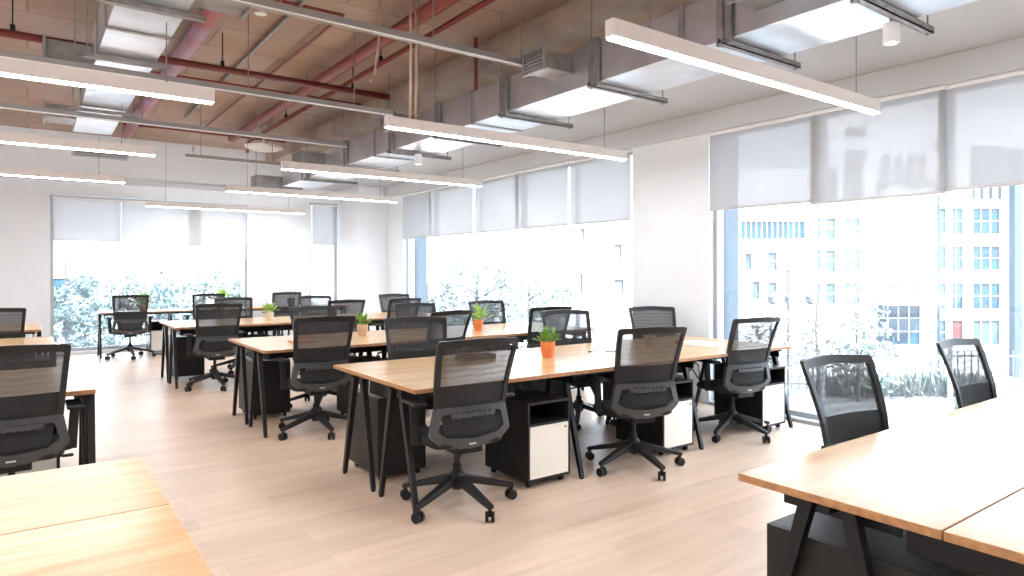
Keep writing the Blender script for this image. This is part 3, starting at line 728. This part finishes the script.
pipe('cable_drop', [(2.47, 5.35, ZC-.002), (2.46, 5.35, 3.4), (2.40, 5.3, 3.1), (2.34, 5.25, 3.02)], .011, 'beige', 'beige cable swinging sideways from slab to channel', 'cable')
t = empty('ceiling_cassette', (3.05, 10.9, 3.34), 0, 'flat round white ceiling unit near far end of slab', 'ceiling unit')
bm = bmesh.new(); lathe(bm, [(.20, 0), (.28, .03), (.30, .06), (.12, .09), (.03, .1), (.03, .41)], 28); finish('body', bm, M['white'], t)
t = empty('hanging_unit', (3.55, 11.75, 2.78), 0, 'dark grey mechanical unit hanging at far end of big duct', 'mechanical unit')
B('body', M['galvdark'], (-.45, .35, -.15, .15, .05, .26), parent=t, bevel=.01); B('bracket', M['track'], (-.52, .42, -.17, -.15, 0, .05), (-.52, .42, .15, .17, 0, .05), parent=t)
bm = bmesh.new()
for a in (-.4, .3): tube(bm, [(a, 0, .26), (a, 0, ZC-2.78)], .006, 6)
finish('rod', bm, M['cable'], t)
o = pipe('diagonal_strut', [(1.9, 10.3, 3.07), (2.25, 12.2, 3.5)], .02, 'trackl', 'pale diagonal strut between short channel and far slab', 'strut')

# ------------------------------------------------------------------ outside
GZ = -3.3
SB('ground', M['street'], (XW+.86, 90, -60, 90, GZ-.2, GZ), (-60, XW+.86, YB+.26, 90, GZ-.2, GZ))
S = 30/667.0
FD = Vector((.588, .809, 0)); RT = Vector((.809, -.588, 0))
fx = lambda px: (px-512)*S
fz = lambda py: 1.42+(271-py)*S-GZ      # height above street
def facade(name, loc, label, x0, x1, ztop, depth, wins, mat='facade', recess=.12):
    t = empty(name, loc, -R(36), label, 'building')
    bm = bmesh.new(); hs = [w[:4] for w in wins]
    holes(bm, x0, x1, 0, ztop, hs, lambda a, b, c, d: box(bm, a, b, 0, .5, c, d))
    box(bm, x0, x1, .9, depth, 0, ztop); box(bm, x0, x1, .5, .9, ztop-.3, ztop); box(bm, x0, x0+.3, .5, .9, 0, ztop-.3); box(bm, x1-.3, x1, .5, .9, 0, ztop-.3)
    finish('wall', bm, M[mat], t)
    for a, b, c, d, m, nu, nv in wins:
        w = B('window', M[m], (a, b, recess, recess+.08, c, d), parent=t); bm = bmesh.new()
        for k in range(1, nu): u = a+(b-a)*k/nu; box(bm, u-.018, u+.018, recess-.04, recess, c, d)
        for k in range(1, nv): z = c+(d-c)*k/nv; box(bm, a, b, recess-.04, recess, z-.018, z+.018)
        if nu*nv > 1: finish('muntin', bm, M['facade'], w)
        else: bm.free()
    return t
O = FD*30; O = (O.x, O.y, GZ)
W = []
def win(px0, px1, py0, py1, m, nu=2, nv=2): W.append((fx(px0), fx(px1), fz(py1), fz(py0), m, nu, nv))
for a, b in ((817, 836), (844, 861)):
    for c, d in ((218, 239), (250, 272), (283, 304)): win(a, b, c, d, 'bwinl')
win(875, 921, 284, 293, 'bwinl', 5, 1); win(878, 921, 305, 345, 'bwin', 4, 3)
for c, d in ((208, 234), (246, 270), (283, 309)):
    win(938, 947, c, d, 'teal', 1, 2); win(950.5, 964, c, d, 'bwin', 2, 2); win(973, 1001, c, d, 'bwin', 3, 2)
win(938, 947, 320, 345, 'teal', 1, 2); win(950.5, 964, 320, 345, 'reddoor', 1, 1); win(973, 1001, 320, 345, 'bwinl', 3, 1)
fb = facade('office_building', O, 'white office building with blue windows and lettering sign across the street', fx(810), fx(1130), fz(108), 10, W)
B('canopy', M['facade'], (fx(872), fx(931), -1.3, -.01, fz(304), fz(294)), parent=fb)
B('corner_column', M['bluecol'], (fx(1009), fx(1017), -.35, -.01, 0, fz(150)), parent=fb)
B('glass_strip', M['teal'], (fx(937), fx(938.2), -.15, -.01, 0, fz(195)), parent=fb)
for k, a in enumerate((826, 832, 846, 852, 858, 972, 980, 989, 998)):
    B('fin', M['facadeg'], (fx(a), fx(a+3), -.2, -.01, fz(199), fz(168 if k < 2 else 163 if k < 5 else 146)), parent=fb)
for a in (884, 896, 908, 920):
    B('fin', M['facadeg'], (fx(a), fx(a+3.5), -.25, -.01, fz(177), fz(155)), parent=fb)
B('grey_panel', M['facadeg'], (fx(846), fx(865), -.1, -.01, fz(135), fz(128)), (fx(846), fx(865), -.1, -.01, fz(161), fz(150)), parent=fb)
B('grey_panel', M['facadeg'], (fx(936), fx(948), -.1, -.01, fz(150), fz(142)), parent=fb)
fw = facade('office_wing', O, 'lower white wing with long blue window band, beside the main office', fx(735), fx(810)-.02, fz(168), 8,
            [(fx(741), fx(805), fz(239), fz(221), 'bwin', 12, 1), (fx(745), fx(752), fz(270), fz(253), 'bwinl', 1, 1), (fx(768), fx(777), fz(270), fz(252), 'bwinl', 1, 2),
             (fx(752), fx(760), fz(299), fz(281), 'bwinl', 1, 1), (fx(768), fx(777), fz(299), fz(282), 'bwinl', 1, 1)])
sg = empty('building_sign', Vector(O)+Vector((0, 0, 0)), -R(36), 'slanted swoosh and lettering sign on white office front, behind the blind', 'sign')
bm = bmesh.new(); box(bm, fx(877), fx(880), -.12, -.02, fz(197), fz(180)); finish('bracket', bm, M['sign'], sg)
cu_ = bpy.data.curves.new('letters', 'FONT'); cu_.body = 'PARADE'; cu_.size = .70; cu_.extrude = .04; cu_.shear = .3
tmp = bpy.data.objects.new('tmp', cu_); C.objects.link(tmp)
me = bpy.data.meshes.new_from_object(tmp.evaluated_get(bpy.context.evaluated_depsgraph_get())); bpy.data.objects.remove(tmp)
me.materials.clear(); me.materials.append(M['sign'])
lo = bpy.data.objects.new('letters', me); C.objects.link(lo); lo.parent = sg; lo.location = (fx(894), -.06, fz(188)); lo.rotation_euler = (R(90), 0, 0)
bm = bmesh.new(); tube(bm, [(fx(883), -.08, fz(190)), (fx(882.5), -.08, fz(186)), (fx(886), -.08, fz(181.5)), (fx(892), -.08, fz(181)), (fx(892), -.08, fz(184)), (fx(886), -.08, fz(186.5)), (fx(884), -.08, fz(191))], .06, 6); finish('swoosh', bm, M['sign'], sg)
# red and white balconied block beyond, seen past the cladding
p2 = FD*34
facade('balcony_block', (p2.x, p2.y, GZ), 'white block with few tiny windows beyond long window, behind treetops', -1.0, 8.2, 8.6, 8,
       [(3.1, 3.7, 6.3, 6.9, 'facadeg', 1, 1), (5.2, 5.6, 5.4, 6.1, 'facadeg', 1, 1), (3.2, 3.6, 3.6, 4.6, 'facadeg', 1, 1), (5.2, 5.7, 3.6, 4.3, 'facadeg', 1, 1)])
p3 = Vector((-2.5, 46, GZ))
t3 = facade('low_house', p3, 'pale low building with blue band beyond far window trees', -9, 13, 7.0, 6, [(-7.5, -3.0, 3.6, 4.6, 'bwinl', 5, 1), (1, 5.5, 3.3, 4.3, 'bwin', 5, 1)])
t3.rotation_euler = (0, 0, R(0))
# street fence
ft = empty('street_fence', Vector(O)+Vector((0, 0, 0))-FD*3.0, -R(36), 'pale railing fence along street before white office', 'fence')
bm = bmesh.new(); box(bm, fx(745), fx(1120), -.03, .03, .12, .2); box(bm, fx(745), fx(1120), -.03, .03, 1.25, 1.32); finish('rail', bm, M['fence'], ft)
u = fx(745); bm = bmesh.new(); k = 0
while u < fx(1120):
    box(bm, u-.02, u+.02, -.02, .02, 0, 1.5); u += .28
tag(finish('baluster', bm, M['fence'], ft), kind='stuff')
# utility pole and wires
pp = FD*20+RT*((788-512)*20/667)
t = empty('utility_pole', (pp.x, pp.y, GZ), -R(36), 'thin utility pole with crossarm and three round insulators before office wing', 'pole')
bm = bmesh.new(); tube(bm, [(0, 0, 0), (0, 0, 4.95)], .05, 8, .035); finish('mast', bm, M['pole'], t)
bm = bmesh.new(); box(bm, -.5, .5, -.03, .03, 4.68, 4.74)
for x in (-.35, 0, .35): lathe(bm, [(.02, 4.74), (.03, 4.9)], 8, x, 0)
box(bm, -.62, .72, -.03, .03, 4.08, 4.13); finish('crossarm', bm, M['pole'], t)
for x in (-.5, -.05+.05, .62):
    bm = bmesh.new(); lathe(bm, [(.05, 3.72), (.14, 3.78), (.15, 3.95), (.07, 4.08)], 12, x, -.1); finish('insulator', bm, M['facadeg'], t)
a = FD*20+RT*((788-512)*20/667); b_ = FD*17+RT*((1100-512)*17/667)
pts = []
for i in range(13):
    k = i/12; q = a.lerp(b_, k); pts.append((q.x, q.y, 1.42+(271-248)*20/667*(1-k)+(271-252)*17/667*k*1.5-.25*math.sin(PI*k)))
pipe('overhead_wire', pts, .012, 'pole', 'thin wire crossing in front of white office from utility pole', 'wire')
# trees
def tree(x, y, h, cr, trunk, mat, label, n=900, leaf=.22, cz=None, squash=1.0, group='street trees', thin=False):
    t = empty('street_tree', (x, y, GZ), 0, label, 'tree', group); rnd = random.Random(label)
    bm = bmesh.new(); tube(bm, [(0, 0, 0), (.05, .03, h*.35), (-.04, .05, h*.62), (0, 0, h*.9)], trunk, 7, trunk*.3)
    bl = []
    for k in range(12):
        z = h*rnd.uniform(.3, .8); a = rnd.uniform(0, 2*PI); L = cr*rnd.uniform(.5, .95)
        e = Vector((math.cos(a)*L, math.sin(a)*L, z+L*rnd.uniform(.3, .8)*.6)); tube(bm, [(0, 0, z), tuple(e*.5+Vector((0, 0, z*.5+.1))), tuple(e)], trunk*.35, 5, trunk*.1); bl.append(e)
    finish('trunk', bm, M['bark'], t)
    bm = bmesh.new()
    cl = [(Vector((rnd.gauss(0, cr*.45), rnd.gauss(0, cr*.45), h*(.62 if cz is None else cz)+rnd.gauss(0, cr*.42*squash))), cr*rnd.uniform(.18, .42)) for _ in range(26)]+[(e, cr*.25) for e in bl]
    for k in range(n):
        c, r = rnd.choice(cl); d = Vector((rnd.gauss(0, 1), rnd.gauss(0, 1), rnd.gauss(0, 1))).normalized()*r*rnd.uniform(.4, 1)
        p = c+d
        if p.z < .3: continue
        u_ = Vector((rnd.gauss(0, 1), rnd.gauss(0, 1), rnd.gauss(0, 1))).normalized(); v_ = u_.orthogonal().normalized(); s = leaf*rnd.uniform(.5, 1.2)
        bm.faces.new([bm.verts.new(p+u_*s), bm.verts.new(p+v_*s*.5), bm.verts.new(p-u_*s*.6), bm.verts.new(p-v_*s*.5)])
    finish('foliage', bm, M[mat], t)
def at(px, d): q = FD*d+RT*((px-512)*d/667); return q.x, q.y
x, y = at(818, 19); tree(x, y, 5.0, 1.3, .06, 'foliage3', 'sparse young tree in front of office wing windows', 420, .13, .55)
x, y = at(772, 21); tree(x, y, 4.0, 1.3, .06, 'foliage3', 'sparse small tree behind the utility pole', 350, .13, .5)
x, y = at(858, 24); tree(x, y, 3.8, 1.4, .07, 'foliage', 'leafy small tree beside blue glass entrance', 600, .16, .5)
x, y = at(478, 27); tree(x, y, 5.9, 2.3, .14, 'foliage', 'large round pale tree in middle of long window', 4200, .12, .6)
x, y = at(428, 26); tree(x, y, 4.8, 1.7, .12, 'foliage', 'mid pale tree beside the blue-grey cladding strip', 2400, .12, .56)
x, y = at(530, 28); tree(x, y, 5.2, 1.8, .12, 'foliage2', 'pale blue-green tree near white block in long window', 2400, .12, .56)
x, y = at(590, 22); tree(x, y, 3.4, 1.3, .05, 'foliage3', 'bare low tree beyond long window near wall column', 160, .1, .5)
for i, (px, d, h, cr, m, lb) in enumerate(((66, 22, 6.0, .9, 'foliage2', 'dark blue-green tree touching bare wall edge in far window'), (112, 30, 5.0, 2.0, 'foliage2', 'rounded tree left of centre in far window'),
        (160, 28, 5.0, 2.0, 'foliage', 'low green tree behind free-standing chair in far window'), (205, 27, 5.6, 1.9, 'foliage2', 'full teal tree above paired far chairs'),
        (240, 24, 5.5, 1.5, 'foliage', 'green tree at end of far window next to wall panel'), (85, 24, 3.0, 1.5, 'foliage2', 'low bush-like tree at lower corner of far window'))):
    x, y = at(px, d); tree(x, y, h, cr, .1, m, lb, 2600, .13, .55 if h > 4 else .45, group='trees beyond the far window')
x, y = at(325, 26); tree(x, y, 3.6, 1.2, .08, 'foliage', 'small tree seen through the narrow slot window', 500, .18, .6, group='trees beyond the far window')
def shrub(px, d, h, r, m, label, n=260):
    x, y = at(px, d); t = empty('shrub', (x, y, GZ), 0, label, 'shrub', 'street shrubs'); rnd = random.Random(label); bm = bmesh.new()
    for k in range(n):
        a = rnd.uniform(0, 2*PI); tl = rnd.uniform(.05, 1.3); L = h*rnd.uniform(.5, 1); D = Vector((math.cos(a)*math.sin(tl), math.sin(a)*math.sin(tl), math.cos(tl))); s = Vector((-math.sin(a), math.cos(a), 0))*.06
        b0 = Vector((rnd.gauss(0, r*.35), rnd.gauss(0, r*.35), 0)); bm.faces.new([bm.verts.new(b0), bm.verts.new(b0+D*L*.6+s), bm.verts.new(b0+D*L), bm.verts.new(b0+D*L*.6-s)])
    finish('fronds', bm, M[m], t)
shrub(922, 15.5, 1.3, .9, 'foliage2', 'spiky agave-like shrub between the two lone foreground chairs', 380)
shrub(985, 20, 1.0, .9, 'foliage', 'low green shrub beyond the chair nearest window')
shrub(1018, 21, 1.0, .9, 'foliage2', 'low shrub at photo edge along street fence')
for i, px in enumerate((842, 870, 900, 935, 965)):
    shrub(px, 25.5, 1.1, 1.1, ('foliage3', 'foliage')[i % 2], ('dry shrub before sparse tree along fence', 'green shrub by glass entrance', 'dry shrub under office canopy', 'green shrub under teal strip', 'dry shrub before red door')[i], 200)

# ------------------------------------------------------------------ light
w = bpy.data.worlds.new('sky'); bpy.context.scene.world = w; w.use_nodes = True; nt = w.node_tree
bg = nt.nodes['Background']; tc = nt.nodes.new('ShaderNodeTexCoord'); sx = nt.nodes.new('ShaderNodeSeparateXYZ'); rp = nt.nodes.new('ShaderNodeValToRGB')
rp.color_ramp.elements[0].position = 0; rp.color_ramp.elements[0].color = (.93, .965, 1, 1); rp.color_ramp.elements[1].position = .8; rp.color_ramp.elements[1].color = (.66, .80, 1, 1)
nt.links.new(tc.outputs['Generated'], sx.inputs[0]); nt.links.new(sx.outputs['Z'], rp.inputs[0]); nt.links.new(rp.outputs[0], bg.inputs['Color'])
bg.inputs['Strength'].default_value = 1.0
sl = bpy.data.lights.new('sun', 'SUN'); sl.energy = 4.5; sl.angle = R(1.5); sl.color = (1, .97, .92)
so = bpy.data.objects.new('sun', sl); C.objects.link(so); so.rotation_euler = Vector((0, 1, -1.0)).to_track_quat('-Z', 'Y').to_euler()
def portal(loc, rot, sxx, syy):
    l = bpy.data.lights.new('daylight_portal', 'AREA'); l.shape = 'RECTANGLE'; l.size = sxx; l.size_y = syy; l.cycles.is_portal = True
    o = bpy.data.objects.new('daylight_portal', l); C.objects.link(o); o.location = loc; o.rotation_euler = rot
portal((XW+.3, (W1[0]+W1[1])/2, 1.46), (R(90), 0, R(90)), W1[1]-W1[0], 2.9)
portal((XW+.3, (W2[0]+W2[1])/2, 1.46), (R(90), 0, R(90)), W2[1]-W2[0], 2.9)
portal(((A1[0]+A1[1])/2, YB+.3, 1.4), (R(90), 0, R(180)), A1[1]-A1[0], 2.7)
portal(((A2[0]+A2[1])/2, YB+.3, 1.4), (R(90), 0, R(180)), A2[1]-A2[0], 2.8)
for q in WL: portal((XL-.3, (q[0]+q[1])/2, 1.75), (R(90), 0, R(-90)), q[1]-q[0], 2.4)

for k_ in ('black', 'blackbox', 'plastic'): M[k_].node_tree.nodes['Principled BSDF'].inputs['Specular IOR Level'].default_value = .3
sc = bpy.context.scene
sc.view_settings.view_transform = 'Standard'; sc.view_settings.look = 'None'; sc.view_settings.gamma = 1
sc.view_settings.use_curve_mapping = False; sc.view_settings.exposure = 2.65
sc.cycles.max_bounces = 10; sc.cycles.diffuse_bounces = 6; sc.cycles.transparent_max_bounces = 24
sc.cycles.use_denoising = True; sc.cycles.sample_clamp_indirect = 6
